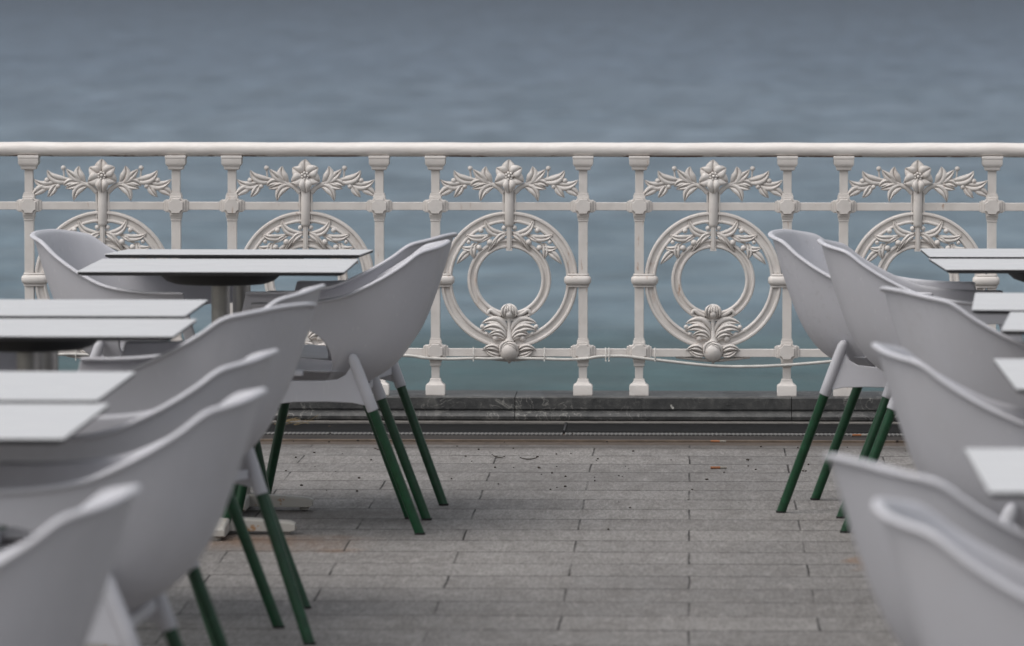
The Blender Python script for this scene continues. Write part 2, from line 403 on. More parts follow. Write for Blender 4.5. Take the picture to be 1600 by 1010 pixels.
# ------------------------------------------------------------------ chair (front = +x)
def shell_mesh():
    # rim from the middle of the back round to the front end of one arm: (x, y, z)
    ctrl = [(-.262, 0, .797), (-.259, .07, .796), (-.246, .128, .791), (-.224, .166, .785), (-.204, .187, .780), (-.190, .199, .774),
            (-.174, .208, .763), (-.146, .220, .741), (-.098, .236, .711), (-.05, .249, .686), (-.0, .260, .664), (.045, .268, .652), (.10, .274, .645), (.16, .279, .641), (.20, .281, .640), (.225, .282, .640), (.262, .283, .640)]
    rim = catmull(ctrl, 3)
    rearx = [(.395, -.02), (.402, -.04), (.412, -.062), (.425, -.085), (.44, -.105), (.47, -.135), (.505, -.160), (.545, -.180), (.585, -.196), (.64, -.215), (.69, -.231), (.75, -.248), (.80, -.262)]
    wid = [(.395, .42), (.41, .53), (.435, .64), (.47, .725), (.505, .785), (.56, .84), (.62, .885), (.70, .94), (.80, 1.0)]
    openz = [(.002, .452), (.016, .478), (.035, .513), (.07, .546), (.107, .566), (.15, .577), (.20, .580), (.30, .574)]
    shell_mesh.rim = [Vector((p.x, -p.y, p.z)) for p in reversed(rim)] + rim[1:]
    K = 9
    verts = []; faces = []
    cols = []
    full = [Vector((p.x, -p.y, p.z)) for p in reversed(rim)] + rim[1:]
    def pt(p, z):
        zt = p.z
        # how much this column belongs to the back (1) or to the arm (0)
        gb = interp(p.x, [(-.26, 1), (-.20, .97), (-.15, .90), (-.10, .78), (-.05, .61), (.0, .42), (.05, .24), (.10, .10), (.15, .03), (.2, 0)])
        dx = (interp(z, rearx)-interp(zt, rearx))*gb
        x = p.x+dx
        if p.x > .10: x += (zt-z)*.26*interp(p.x, [(.10, 0), (.22, 1)])
        w = interp(z, wid)/interp(zt, wid)
        if p.x > .02: w = 1-(1-w)*interp(p.x, [(.02, 1), (.2, .30)])
        return (x, p.y*w, z)
    for p in full:
        post = p.x > .219
        if p.x < .0: zb = .397
        else: zb = interp(p.x, openz)
        c = []
        for k in range(K+1):
            t = k/K
            c.append(len(verts)); verts.append(pt(p, p.z+(zb-p.z)*t))
        if post:
            for k in range(1, 6):
                t = k/5
                c.append(len(verts)); verts.append(pt(p, zb+(.395-zb)*t))
        cols.append(c)
    for a, b in zip(cols, cols[1:]):
        for k in range(min(len(a), len(b))-1):
            faces.append((a[k], a[k+1], b[k+1], b[k]))
    # close the bottom of the bowl
    low = [i for i, p in enumerate(full) if p.x < .0]
    ring = [cols[i][K] for i in low]
    cx = Vector((.02, 0, .388))
    prev = ring
    for t in (.35, .7):
        cur = []
        for r in ring:
            v = Vector(verts[r]); q = v.lerp(Vector((.0+.02, v.y*.3, .388)), t)
            cur.append(len(verts)); verts.append(tuple(q))
        for i in range(len(ring)-1): faces.append((prev[i], cur[i], cur[i+1], prev[i+1]))
        prev = cur
    me = bpy.data.meshes.new('shell'); me.from_pydata(verts, [], faces); me.materials.append(M_PLASTIC)
    import bmesh
    bm = bmesh.new(); bm.from_mesh(me); bmesh.ops.recalc_face_normals(bm, faces=bm.faces); bm.to_mesh(me); bm.free()
    me.polygons.foreach_set('use_smooth', [True]*len(me.polygons))
    return me
def make_chair():
    root = empty('armchair')
    me = shell_mesh()
    o = bpy.data.objects.new('shell', me); col.objects.link(o); o.parent = root
    s = o.modifiers.new('thick', 'SOLIDIFY'); s.thickness = .011; s.offset = -1; s.use_even_offset = False; s.edge_crease_rim = .7
    ss = o.modifiers.new('sub', 'SUBSURF'); ss.levels = 1; ss.render_levels = 2
    # rolled rim bead running from one arm end over the back to the other
    rb = MB()
    me_pts = shell_mesh.rim
    rings = []
    for i, p in enumerate(me_pts):
        dv = (me_pts[min(i+1, len(me_pts)-1)]-me_pts[max(i-1, 0)]).normalized()
        side = Vector((dv.y, -dv.x, 0)).normalized(); upv = side.cross(dv).normalized()
        if upv.z < 0: upv = -upv
        if side.dot(Vector((p.x-.1, p.y, 0))) < 0: side = -side
        wd = 1.0 if 0 < i < len(me_pts)-1 else .6
        c = p+side*.0005-upv*.0025
        rings.append([c+side*(.0085*wd*math.cos(t))+upv*(.0054*wd*math.sin(t)) for t in [2*math.pi*j/12 for j in range(12)]])
    rb.loft(rings); rb.build('rim', M_PLASTIC, root, smooth=70)
    # seat pan, a dished sheet with a waterfall front
    mb = MB(); rows = []
    xs = [-.10, -.075, -.04, .0, .06, .12, .18, .225, .255, .270, .276, .270]
    zs = [.450, .444, .441, .439, .440, .443, .449, .452, .448, .438, .420, .400]
    for x, z in zip(xs, zs):
        hw = interp(x, [(-.10, .09), (-.06, .13), (.0, .165), (.03, .195), (.06, .207), (.2, .214), (.28, .205)])
        rows.append([(x-(.012*(abs(t)**2) if x > .2 else 0), hw*t, z+.012*abs(t)**3) for t in [-1+2*j/14 for j in range(15)]])
    mb.grid(rows)
    # rolled down side lips
    for sgn in (-1, 1):
        mb.grid([[Vector(r[0 if sgn < 0 else -1])+Vector((0, sgn*dy, -dz)) for r in rows[5:9]] for dy, dz in ((0, 0), (.006, .004), (.008, .014), (.007, .022))])
    so = mb.build('seat', M_PLASTIC, root, smooth=60)
    s = so.modifiers.new('thick', 'SOLIDIFY'); s.thickness = .006; s.offset = -1
    ss = so.modifiers.new('sub', 'SUBSURF'); ss.levels = 1; ss.render_levels = 1
    # under-frame: side aprons with flared ends, front and rear rails, four sockets
    fr = MB()
    ends = {'rear': ((-.200, 0, 0), (-.020, 0, .487)), 'front': ((.345, 0, 0), (.252, 0, .43))}
    for sgn in (-1, 1):
        poly = [(-.066, .348), (-.045, .356), (-.01, .363), (.06, .366), (.15, .365), (.21, .358), (.262, .345), (.278, .358), (.262, .420), (.240, .428), (.15, .424), (.07, .424), (.03, .428), (.008, .440), (-.006, .462), (-.016, .485), (-.030, .478), (-.058, .400)]
        n = len(poly)
        y = sgn*.213
        fr.loft([[(p[0], y-sgn*.006, p[1]) for p in poly], [(p[0], y+sgn*.004, p[1]) for p in poly]])
        # sockets (slightly conical sleeves that taper into the shell)
        a = Vector((-.196, sgn*.205, 0)); b = Vector((-.012, sgn*.214, .487))
        q = lambda t: a.lerp(b, t)
        fr.tube([q(.700), q(.704), q(.80), q(.90), q(.985), q(1.01), q(1.022)], [.0150, .0162, .0162, .0160, .0150, .011, .004], 20)
        a = Vector((.345, sgn*.222, 0)); b = Vector((.252, sgn*.226, .445))
        q2 = lambda t: a.lerp(b, t)
        fr.tube([q2(.78), q2(.785), q2(.88), q2(1.0), q2(1.03)], [.0150, .0162, .0162, .016, .012], 20)
    fr.box(.243, .253, -.205, .205, .372, .424)
    fr.box(-.045, -.035, -.19, .19, .378, .400)
    fr.build('frame', M_PLASTIC, root, smooth=50, bevel=.002)
    for sx in (0, 1):
        for sgn in (-1, 1):
            lg = MB()
            if sx == 0: a = Vector((-.196, sgn*.205, 0)); b = Vector((-.012, sgn*.214, .487)); t1 = .72
            else: a = Vector((.345, sgn*.222, 0)); b = Vector((.252, sgn*.226, .445)); t1 = .80
            d = b-a
            a2 = a+d*.002
            n = 20; rings = []
            dd = d.normalized(); u = dd.cross(Vector((0, 1, 0))).normalized(); w = dd.cross(u)
            for k, t in enumerate((0, .3, t1)):
                r = .0135+.0005*t; c = a+d*t
                ring = []
                for j in range(n):
                    ph = 2*math.pi*j/n
                    p = c+r*(math.cos(ph)*u+math.sin(ph)*w)
                    if k == 0: p = p-dd*(p.z-.0035)/dd.z       # foot cut level with the floor
                    ring.append(p)
                rings.append(ring)
            lg.loft(rings)
            leg = lg.build('leg', M_GREEN, root, smooth=50)
            ft = MB()
            c = a+d*.004
            ring0 = [(c.x+.0145*math.cos(2*math.pi*j/n), c.y+.0145*math.sin(2*math.pi*j/n), .0) for j in range(n)]
            ring1 = [(p[0], p[1], .006) for p in ring0]
            ft.loft([ring0, ring1]); ft.build('rubber_foot', M_RUBBER, leg, smooth=40)
    return root

# ------------------------------------------------------------------ table
def make_table():
    root = empty('cafe_table')
    W = .36; D = .335; r = .006
    t = MB()
    def rr(w, d, r, z, n=5):
        out = []
        for cx, cy, a in ((w-r, d-r, 0), (-w+r, d-r, 90), (-w+r, -d+r, 180), (w-r, -d+r, 270)):
            for k in range(n+1): out.append((cx+r*math.cos(R(a+90*k/n)), cy+r*math.sin(R(a+90*k/n)), z))
        return out
    top = MB()
    top.loft([rr(W, D, .008, .7385), rr(W, D, .008, .7399), rr(W-.0006, D-.0006, .008, .7405)])
    top.build('tabletop', M_TOP, root, smooth=30)
    core = MB(); core.loft([rr(W-.012, D-.012, .008, .7285), rr(W-.0015, D-.0015, .008, .7325), rr(W-.0015, D-.0015, .008, .7385)])
    core.build('core_edge', M_EDGE, root, smooth=30)
    br = MB()
    def circ(rad, z, n=36): return [(rad*math.cos(2*math.pi*k/n), rad*math.sin(2*math.pi*k/n), z) for k in range(n)]
    br.loft([circ(.05, .688), circ(.125, .690), circ(.148, .698), circ(.166, .714), circ(.19, .7285)])
    br.build('bracket', M_BRACKET, root, smooth=50)
    c = MB(); c.loft([circ(.0255, .045), circ(.0255, .695)]); c.build('column', M_COLUMN, root, smooth=50)
    b = MB()
    for ang in (0, 90):
        m = Matrix.Rotation(R(ang), 3, 'Z')
        dz = .0 if ang == 0 else .0006
        L_ = .205; hw = .026
        secs = [(-L_, .012, .030), (-L_+.015, .008, .036), (-.05, .010, .046), (.05, .010, .046), (L_-.015, .008, .036), (L_, .012, .030)]
        b.loft([[m @ Vector((x, y*(hw-dz), z+dz)) for y, z in ((-1, z0), (1, z0), (1, z1-.004), (.82, z1), (-.82, z1), (-1, z1-.004))] for x, z0, z1 in secs])
    for ang in (0, 90, 180, 270):
        m = Matrix.Rotation(R(ang), 3, 'Z')
        p = m @ Vector((.18, 0, 0))
        b.loft([[(p.x+.014*math.cos(2*math.pi*k/12), p.y+.014*math.sin(2*math.pi*k/12), z) for k in range(12)] for z in (0, .012)])
    b.build('cross_base', M_BASE, root, smooth=30, bevel=.0015)
    return root

# ------------------------------------------------------------------ cast-iron balustrade
DR = 19.52                       # distance of the railing from the viewpoint
k = DR/8889.0                    # drawing unit of the casting patterns in metres (about 2.2 mm)
def zof(py): return 1.56-(py+53)*k
ZC = zof(437.5)                  # height of the ring centres
def P(lx, ly, d=0): return (lx*k, -d*k, ly*k)     # pattern coordinates, d = towards the terrace

def leaf(mb, base, ctrl, tip, w, d0=3, dm=7, dt=5, fold=2.2, n=12, twist=0):
    b, c, t = [Vector((p[0], p[1])) for p in (base, ctrl, tip)]
    rows = []
    for i in range(n+1):
        u = i/n
        p = b*(1-u)**2+2*c*u*(1-u)+t*u*u
        dv = (2*(1-u)*(c-b)+2*u*(t-c)); dv = dv.normalized() if dv.length > 1e-6 else Vector((1, 0))
        nx = Vector((-dv.y, dv.x))
        ww = w*.5*(math.sin(math.pi*min(1, u**.85*.97+.03))**.8)*(1 if u < 1 else .05)+.25
        dep = (1-u)*(1-u)*d0+2*u*(1-u)*(dm*1.6)+u*u*dt
        row = []
        for s, hh in ((-1, -.6), (-.93, .5), (-.5, 1.3), (-.12, .55), (0, -.1), (.12, .55), (.5, 1.1), (.93, .1), (1, -.9), (.6, -3), (-.6, -3)):
            q = p+nx*(s*ww)
            amp = fold*min(1, ww/3)
            row.append(P(q.x, q.y, dep+hh*amp*(1 if hh > -2 else 1.0)+twist*s*ww*.35))
        rows.append(row)
    mb.loft(rows)

def sph(mb, lx, ly, r, d=5, ry=None):
    mb.sphere(P(lx, ly, d), (r*k, (ry or r)*k, r*k), 14, 9)

def c4(x, y): return ((x-786)/5.714, 207.5-y/5.714)
def c1(x, y): return ((x-722)/5.314, 227.5-y/5.314)
def mir(p, s): return (p[0]*s, p[1])

def make_panel():
    prof = [(107.5, -7), (107.5, 5), (105.8, 7.6), (103.4, 7.6), (102, 5.2), (101.3, 4.2), (95.2, 4.2), (94.5, 5.2), (93.2, 7.6), (91.3, 7.6), (89.8, 5), (89.8, -7)]
    ring = MB(); ring.lathe_y(0, 0, [(r*k, -d*k) for r, d in prof], 128)
    ro = ring.build('ring_panel', M_CAST, None, smooth=40)
    ir = MB()
    prof2 = [(65.5, -5), (65.5, 4.5), (63.8, 6.8), (61.6, 6.8), (60.4, 4.4), (59.8, 3.6), (56, 3.6), (55.4, 4.4), (54.0, 6.8), (51.8, 6.8), (50.2, 4.5), (50.2, -5)]
    ir.lathe_y(0, 0, [(r*k, -d*k) for r, d in prof2], 96)
    ir.build('inner_ring', M_CAST, ro, smooth=40)
    # stem tube with flanges, small bar with two beads
    st = MB()
    st.tube([P(0, 140, 4), P(0, 138, 4), P(0, 88, 5), P(0, 84.5, 5), P(0, 82.5, 4.5)], [7.2*k, 7.6*k, 7.6*k, 6*k, 2.5*k], 20)
    st.box(-9.2*k, 9.2*k, -3.5*k, 4*k, 87*k, 139*k)
    st.box(-10.6*k, -8.4*k, -6*k, 3.5*k, 88*k, 139*k); st.box(8.4*k, 10.6*k, -6*k, 3.5*k, 88*k, 139*k)
    st.box(-3.9*k, 3.9*k, -8.6*k, 2*k, 46.5*k, 85*k)
    st.box(-1.6*k, 1.6*k, -10*k, -8*k, 49*k, 84*k)
    st.box(-5.0*k, 5.0*k, -9.4*k, 6*k, 46*k, 50*k)
    for s in (-1, 1): sph(st, s*8.2, 81.5, 4, 5)
    st.build('stem', M_CAST, ro, smooth=45)
    # flower
    fl = MB()
    for ang, ln, w, d in ((90, 26, 17, 5), (32, 24, 16, 6), (148, 24, 16, 6), (-24, 25, 17, 7), (204, 25, 17, 7)):
        a = R(ang); cx, cy = 0, 163
        ca, sa = math.cos(a), math.sin(a)
        leaf(fl, (cx+ca*3, cy+sa*3), (cx+ca*ln*.55-sa*1.5, cy+sa*ln*.55+ca*1.5), (cx+ca*ln, cy+sa*ln), w*1.32, d+(3 if ang in (32, 204) else 0), d+3+(3 if ang in (32, 204) else 0), d+1, 2.0)
    leaf(fl, (0, 160), (-.5, 149), (0.5, 135), 20, 10, 14, 9, 2.6)
    leaf(fl, (2, 160), (6, 150), (4, 138), 12, 9, 12, 9, 1.8)
    sph(fl, 0, 163, 6.5, 7.5)
    for q in range(7): sph(fl, 5*math.cos(q*.898), 163+5*math.sin(q*.898), 2.3, 13)
    sph(fl, 0, 163, 2.5, 14.5)
    fl.build('flower', M_CAST, ro, smooth=60)
    # leafy branches left and right of the flower
    for s in (-1, 1):
        tp = MB()
        def cc(x, y): return mir(c4(x, y), -s)       # traced on the left half
        stem = [cc(735, 405), cc(690, 360), cc(640, 335), cc(590, 308), cc(530, 288), cc(470, 290), cc(400, 305), cc(350, 325), cc(300, 352), cc(260, 375), cc(200, 420)]
        pts = catmull([P(p[0], p[1], 3) for p in stem], 3)
        tp.tube(pts, [(.1+4.2*(1-i/len(pts)))*k*.75+1.1*k for i in range(len(pts))], 10)
        for b, c, t, w in (((632, 330), (545, 262), (580, 168), 14.5), ((605, 318), (520, 270), (462, 196), 11),
                           ((500, 296), (330, 320), (292, 205), 13), ((395, 305), (270, 395), (168, 288), 12),
                           ((300, 355), (220, 372), (150, 442), 12), ((365, 335), (350, 390), (292, 448), 10),
                           ((560, 312), (480, 296), (438, 352), 10), ((610, 330), (520, 350), (452, 372), 9),
                           ((655, 350), (540, 345), (530, 484), 12)):
            leaf(tp, cc(*b), cc(*c), cc(*t), w*1.2, 3, 6, 4+random.uniform(-1, 2), 2.0, twist=random.uniform(-.25, .25))
        for x, y, r in ((437, 187, 4.0), (290, 297, 4.3), (388, 350, 3.9)):
            q = cc(x, y); sph(tp, q[0], q[1], r, 5)
        q = cc(437, 190); q2 = cc(445, 290); tp.tube([P(q[0], q[1], 4), P(q2[0], q2[1], 3)], 1.5*k, 8)
        tp.build('leaf_branch', M_CAST, ro, smooth=60)
        wr = MB()
        def cw(x, y): return mir(c1(x, y), -s)
        stem = [cw(705, 808), cw(640, 812), cw(590, 828), cw(540, 862), cw(490, 880), cw(445, 920), cw(400, 975)]
        wr.tube(catmull([P(p[0], p[1], 4) for p in stem], 3), 1.7*k, 10)
        for b, c, t, w in (((712, 822), (540, 850), (520, 700), 10), ((585, 835), (430, 895), (358, 826), 9.5),
                           ((460, 925), (385, 975), (316, 930), 8), ((405, 965), (350, 985), (285, 1078), 9.5),
                           ((705, 828), (630, 830), (595, 935), 9), ((440, 900), (400, 960), (435, 1035), 9),
                           ((560, 850), (520, 860), (470, 905), 6), ((650, 830), (600, 880), (540, 985), 5)):
            leaf(wr, cw(*b), cw(*c), cw(*t), w*1.2, 4, 7, 5, 1.7, twist=random.uniform(-.2, .2))
        for x, y, r in ((488, 797, 4.2), (385, 893, 3.4), (560, 895, 4.8), (470, 940, 4.6)):
            q = cw(x, y); sph(wr, q[0], q[1], r, 6.5)
            q2 = cw(x+18, y-22); wr.tube([P(q[0], q[1], 5), P(q2[0], q2[1], 4)], 1.2*k, 6)
        wr.build('laurel_spray', M_CAST, ro, smooth=60)
    # palmette between the rings
    pm = MB()
    sph(pm, 0, -50, 13, 3, 9)
    for s in (-1, 0, 1):
        leaf(pm, (s*8, -58), (s*11, -44), (s*3, -38), 9, 9, 13, 9, 1.6)
    sph(pm, 0, -52.5, 6.5, 10)
    pm.tube([P(0, -60, 4), P(0, -74, 4), P(0, -90, 4), P(0, -96, 4)], [4*k, 3.4*k, 6*k, 9*k], 14)
    for s in (-1, 1):
        pts = catmull([P(s*13, -56, 5), P(s*22, -52, 6), P(s*29, -47, 6), P(s*33, -52, 5)], 4)
        pm.tube(pts, [3.0*k]*len(pts), 10)
        leaf(pm, (s*4, -84), (s*14, -54), (s*43, -68), 17, 4, 7, 4, 2.2)
        leaf(pm, (s*4, -88), (s*20, -64), (s*45, -80), 13, 6, 9, 5, 2.4)
        leaf(pm, (s*4, -92), (s*16, -74), (s*33, -88), 11, 7, 9, 6, 2.2)
        leaf(pm, (s*5, -95), (s*12, -84), (s*22, -92), 7, 6, 8, 6, 1.6)
        sph(pm, s*21, -91, 5.2, 6); sph(pm, s*42, -73, 3.6, 6); sph(pm, s*36, -84, 3.4, 6)
    pm.build('palmette', M_CAST, ro, smooth=60)
    # rosebud on the lower bar
    bd = MB()
    sph(bd, 0, -111, 16.5, 4, 15.5)
    bd.tube([P(0, -120, 4), P(0, -126, 4), P(0, -131, 4)], [10*k, 5*k, .8*k], 14)
    leaf(bd, (-12, -116), (-15, -97), (4, -95), 8, 12, 10, 13, 1.2); leaf(bd, (12, -112), (12, -98), (-7, -99), 8, 13, 12, 14, 1.2)
    for s in (-1, 1):
        leaf(bd, (s*13, -112), (s*26, -98), (s*42, -110), 10, 6, 9, 6, 2.2)
        leaf(bd, (s*13, -118), (s*28, -120), (s*38, -108), 8, 6, 9, 6, 2.0)
    pts = catmull([P(-58, -120, 0), P(-30, -123.5, 0), P(0, -126, 0), P(30, -123.5, 0), P(58, -120, 0)], 4)
    bd.tube(pts, [2.6*k]*len(pts), 8)
    bd.build('rosebud', M_CAST, ro, smooth=60)
    # band clamps holding the ring to both posts
    for s in (-1, 1):
        cl = MB()
        def sec(hw, hd, ly): 
            out = []
            for q in range(20):
                a = 2*math.pi*q/20
                ca, sa = math.cos(a), math.sin(a)
                out.append(P(s*107+hw*math.copysign(abs(ca)**.45, ca), ly, hd*math.copysign(abs(sa)**.6, sa)))
            return out
        cl.loft([sec(17.5, 9, -11), sec(18, 9.5, -9.8), sec(18, 9.5, -8), sec(16.8, 9, -7.6), sec(18.6, 11, -7), sec(20.8, 13, -4), sec(21.4, 13.6, 0), sec(20.8, 13, 4), sec(18.6, 11, 6.4), sec(16.8, 9, 6.8), sec(16.8, 9.3, 7.4), sec(18.2, 9.8, 8), sec(17.4, 9, 10.2)])
        cl.build('clamp', M_CAST, ro, smooth=40)
    return ro

def sq(mb, secs, cx=0):         # stacked square sections (half width, py)
    mb.loft([[(cx+a*w*k, b*w*k*.9, zof(py)-ZC) for a, b in ((-1, -1), (1, -1), (1, 1), (-1, 1))] for w, py in secs])
def knot(mb, py, top=True):
    z = 437.5-py
    for w, h, d in ((16.5, 9.6, 8.2), (19.2, 8.0, 7.2)):
        mb.box(-w*k, w*k, -d*k, d*k, (z-h)*k, (z+h)*k)
    for w, h, d in ((9.4, 17.0, 8.8), (8.2, 20.4, 7.6)):
        mb.box(-w*k, w*k, -d*k, d*k, (z-h)*k, (z+h)*k)
    def cross(a, b, c=3):      # plus with hollowed corners
        out = []
        for q in range(4):
            t = R(90*q); ct, st = math.cos(t), math.sin(t)
            pts = [(a, -b), (a, b)]
            for j in range(1, 4):
                ph = R(-90-22.5*j*1.0) 
                pts.append((a+ (a-b)*.0 - (a-b)*math.sin(R(22.5*j)), a-(a-b)*math.cos(R(22.5*j))))
            for x, y in pts: out.append(((x*ct-y*st)*k, (x*st+y*ct+z)*k))
        return out
    mb.prism_y(cross(15.0, 8.6), -10.2*k, 10.2*k, .5*k)
    mb.prism_y(cross(11.6, 6.4), -13.6*k, 13.6*k, .6*k)

def make_post():
    sh = MB()
    sq(sh, [(6.6, 262), (6.6, 306)])
    sq(sh, [(7.2, 340), (7.2, 530)])
    sq(sh, [(6.4, 566), (6.4, 596)])
    sq(sh, [(8.4, 336.5), (8.9, 338), (8.9, 340.5), (8.2, 341.5)]); sq(sh, [(7.9, 342.5), (8.2, 343.5), (8.2, 345), (7.4, 346)])
    sq(sh, [(8.0, 568.5), (8.4, 569.5), (8.4, 572), (7, 573.5)])
    po = sh.build('post', M_CAST, None, smooth=30, bevel=.0012)
    c = MB(); sq(c, [(16, 243), (16.4, 244.5), (16.4, 247), (15.8, 247.6), (15.8, 255), (14.6, 258), (12.2, 260.5), (11.8, 264), (10.6, 265.4), (7, 266)])
    c.build('capital', M_CAST, po, smooth=30, bevel=.001)
    kn = MB(); knot(kn, 322); kn.build('knot', M_CAST, po, smooth=30, bevel=.0008)
    kn = MB(); knot(kn, 549.5); kn.build('knot', M_CAST, po, smooth=30, bevel=.0008)
    f = MB(); sq(f, [(7.5, 592), (8.5, 593), (9.0, 596), (10.5, 599), (14.6, 602), (15.2, 604), (15.2, 619)])
    f.build('foot', M_CAST, po, smooth=30, bevel=.0015)
    return po

rail = empty('balustrade', (0, DR, zof(618)))
tag(rail, 'cream cast iron balustrade with ring panels and leafy branches in front of the sea', 'railing')
zr = zof(618)
def rloc(px, z): return ((px-1078)*k, 0, z-zr)
post0 = make_post(); panel0 = make_panel(); index_kids()
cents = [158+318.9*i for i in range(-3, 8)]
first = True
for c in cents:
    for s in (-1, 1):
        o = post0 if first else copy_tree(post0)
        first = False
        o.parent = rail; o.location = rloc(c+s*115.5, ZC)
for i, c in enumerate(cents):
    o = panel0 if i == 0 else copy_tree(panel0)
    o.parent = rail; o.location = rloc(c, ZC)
x0 = (cents[0]-150-1078)*k; x1 = (cents[-1]+150-1078)*k
hb = MB(); rows = []
zt, zb_ = zof(222.5), zof(245); hz = (zt-zb_)/2; zm = (zt+zb_)/2
nx = 120
for i in range(nx+1):
    x = x0+(x1-x0)*i/nx; wob = .0006*math.sin(i*1.7)+.0004*math.sin(i*.61)
    rows.append([(x, .031*math.cos(a)*1.0, zm+wob+hz*math.copysign(abs(math.sin(a))**.85, math.sin(a))-zr) for a in [2*math.pi*j/24 for j in range(24)]])
hb.loft(rows); hb.build('handrail', M_RAIL, rail, smooth=60)
cb = MB(); cb.box(x0, x1, -5.5*k, 5.5*k, zof(328.4)-zr, zof(316)-zr); cb.build('crossbar', M_CAST, rail, smooth=30, bevel=.0015)
cb = MB(); cb.box(x0, x1, -5.5*k, 5.5*k, zof(557.6)-zr, zof(545.2)-zr); cb.build('crossbar', M_CAST, rail, smooth=30, bevel=.0015)

# cable tied along the lower bar
ca = empty('cable', (0, DR-.03, 0))
tag(ca, 'thin white cable sagging along the bottom bar of the balustrade, tied on with wire', 'cable')
cpts = [(-140, 557), (60, 556), (116, 555), (200, 558), (300, 556), (420, 558), (520, 556), (600, 556), (640, 556), (665, 559.5), (700, 561), (740, 560), (766, 560.5), (800, 560), (830, 560), (851, 560.5), (885, 561.5), (915, 560), (940, 556.5), (975, 556), (1003, 559), (1050, 564.5), (1110, 570.5), (1160, 572), (1220, 570), (1290, 564.5), (1340, 559), (1400, 558), (1480, 562), (1560, 559), (1700, 558)]
cm = MB(); pts = catmull([((x-1078)*k, (.016 if 780 < x < 820 else 0), zof(y)) for x, y in cpts], 5)
cm.tube(pts, .0052, 10); cm.build('cable_sheath', M_CABLE, ca, smooth=60)
for x in (116, 740, 851, 947, 952, 1024):
    t = MB(); X = (x-1078)*k
    t.tube([(X, -.004, zof(563.5)), (X+.0008, -.0078, zof(559)), (X, .002, zof(546)), (X, .014, zof(543.6))], .0022, 6)
    t.tube([(X, -.0045, zof(561)), (X+.001, -.009, zof(564.5))], .0016, 6)
    t.build('wire_tie', M_CABLE, ca, smooth=60)

# ------------------------------------------------------------------ ground, kerb, drain, sea wall, sea
def structure(o): o['kind'] = 'structure'; return o
pv = MB(); pv.add([(-14, -6, 0), (14, -6, 0), (14, 18.49, 0), (-14, 18.49, 0)], [(0, 1, 2, 3)])
structure(pv.build('pavement', M_PAVE, smooth=0))
M_DIRT = simple('damp_dirty_gutter', (0.085, 0.062, 0.047), 0.8, 0, 25, 0.55, 0.5, 0.003)
gt = MB(); gt.add([(-14, 18.47, -.004), (14, 18.47, -.004), (14, 19.46, -.004), (-14, 19.46, -.004)], [(0, 1, 2, 3)])
structure(gt.build('gutter_bed', M_DIRT, smooth=0))

kerb = empty('stone_plinth', (0, 19.5, 0))
tag(kerb, 'dark veined stone plinth blocks with moulded front carrying the balustrade', 'plinth')
kp = [(-.080, .0870), (-.084, .0835), (-.084, .0460), (-.078, .0425), (-.078, .0395), (-.090, .0375), (-.103, .031), (-.108, .022), (-.106, .012), (-.096, .004), (-.096, -.02), (.22, -.02), (.22, .0870)]
xj = [-5.6, -4.6, -3.6, -2.75, -1.75, (806-1078)*k, (1237-1078)*k, 1.25, 2.1, 3.0, 4.0, 4.9]
for a, b in zip(xj, xj[1:]):
    mb = MB(); rings = []
    nseg = 24
    for i in range(nseg+1):
        x = a+.0012+(b-a-.0024)*i/nseg
        j1 = random.uniform(-.0012, .0012); 
        rings.append([(x, y+(j1 if q < 3 else 0), z+(random.uniform(-.0012, .0004) if q < 2 else 0)) for q, (y, z) in enumerate(kp)])
    mb.loft(rings); mb.build('stone_block', M_STONE, kerb, smooth=40)

M_STEEL = simple('dull_dark_steel_plate', (0.013, 0.013, 0.0135), 0.8, 0.0, 18, 0.5, 0.4, 0.002, 0.12)
M_LIGHTLINE = simple('worn_stone_edge', (0.17, 0.16, 0.15), 0.7, 0, 30, 0.4, 0.4, 0.002)
def perf_mat():
    m, nt, b = new_mat('perforated_steel_strip')
    p = world_pos(nt, (1, 1, 1), (0, -18.89, 0))
    sep = nt.nodes.new('ShaderNodeSeparateXYZ'); L(nt, p, sep.inputs[0])
    tri = math_(nt, 'PINGPONG', sep.outputs[0], .007)
    e = math_(nt, 'GREATER_THAN', math_(nt, 'MULTIPLY', tri, 8.0), math_(nt, 'ABSOLUTE', math_(nt, 'SUBTRACT', sep.outputs[1], .045)))
    n = noise(nt, world_pos(nt), 12, 4)
    c = mix(nt, e, (0.008, 0.008, 0.008, 1), mix(nt, n, (0.17, 0.165, 0.16, 1), (0.08, 0.075, 0.07, 1)))
    L(nt, c, b.inputs['Base Color']); b.inputs['Roughness'].default_value = 0.6; return m
M_PERF = perf_mat()
dr = empty('drain_channel', (0, 18.9, 0))
tag(dr, 'dark steel drain cover with perforated strip at the foot of the stone plinth', 'drain')
XB = (887-1078)*k
def strip(name, xa, xb, ya, yb, z, th, mat, bev=.001):
    m_ = MB(); m_.box(xa, xb, ya-18.9, yb-18.9, z-th, z); return m_.build(name, mat, dr, smooth=30, bevel=bev)
strip('edge_strip', -5.6, 4.9, 19.335, 19.40, .0065, .014, M_LIGHTLINE)
strip('steel_cover', -5.6, XB-.004, 18.985, 19.33, .0010, .008, M_STEEL)
strip('steel_cover', XB+.004, 4.9, 18.985, 19.33, .0035, .011, M_STEEL)
strip('perforated_strip', -5.6, XB-.004, 18.893, 18.982, .001, .008, M_PERF)
strip('perforated_strip', XB+.004, 4.9, 18.893, 18.982, .0015, .008, M_PERF)
strip('steel_frame', -5.6, 4.9, 18.67, 18.888, -.001, .006, simple('wet_dark_frame', (0.032, 0.025, 0.022), 0.6, 0.0, 10, 0.5, 0.3, 0.002, 0.2))
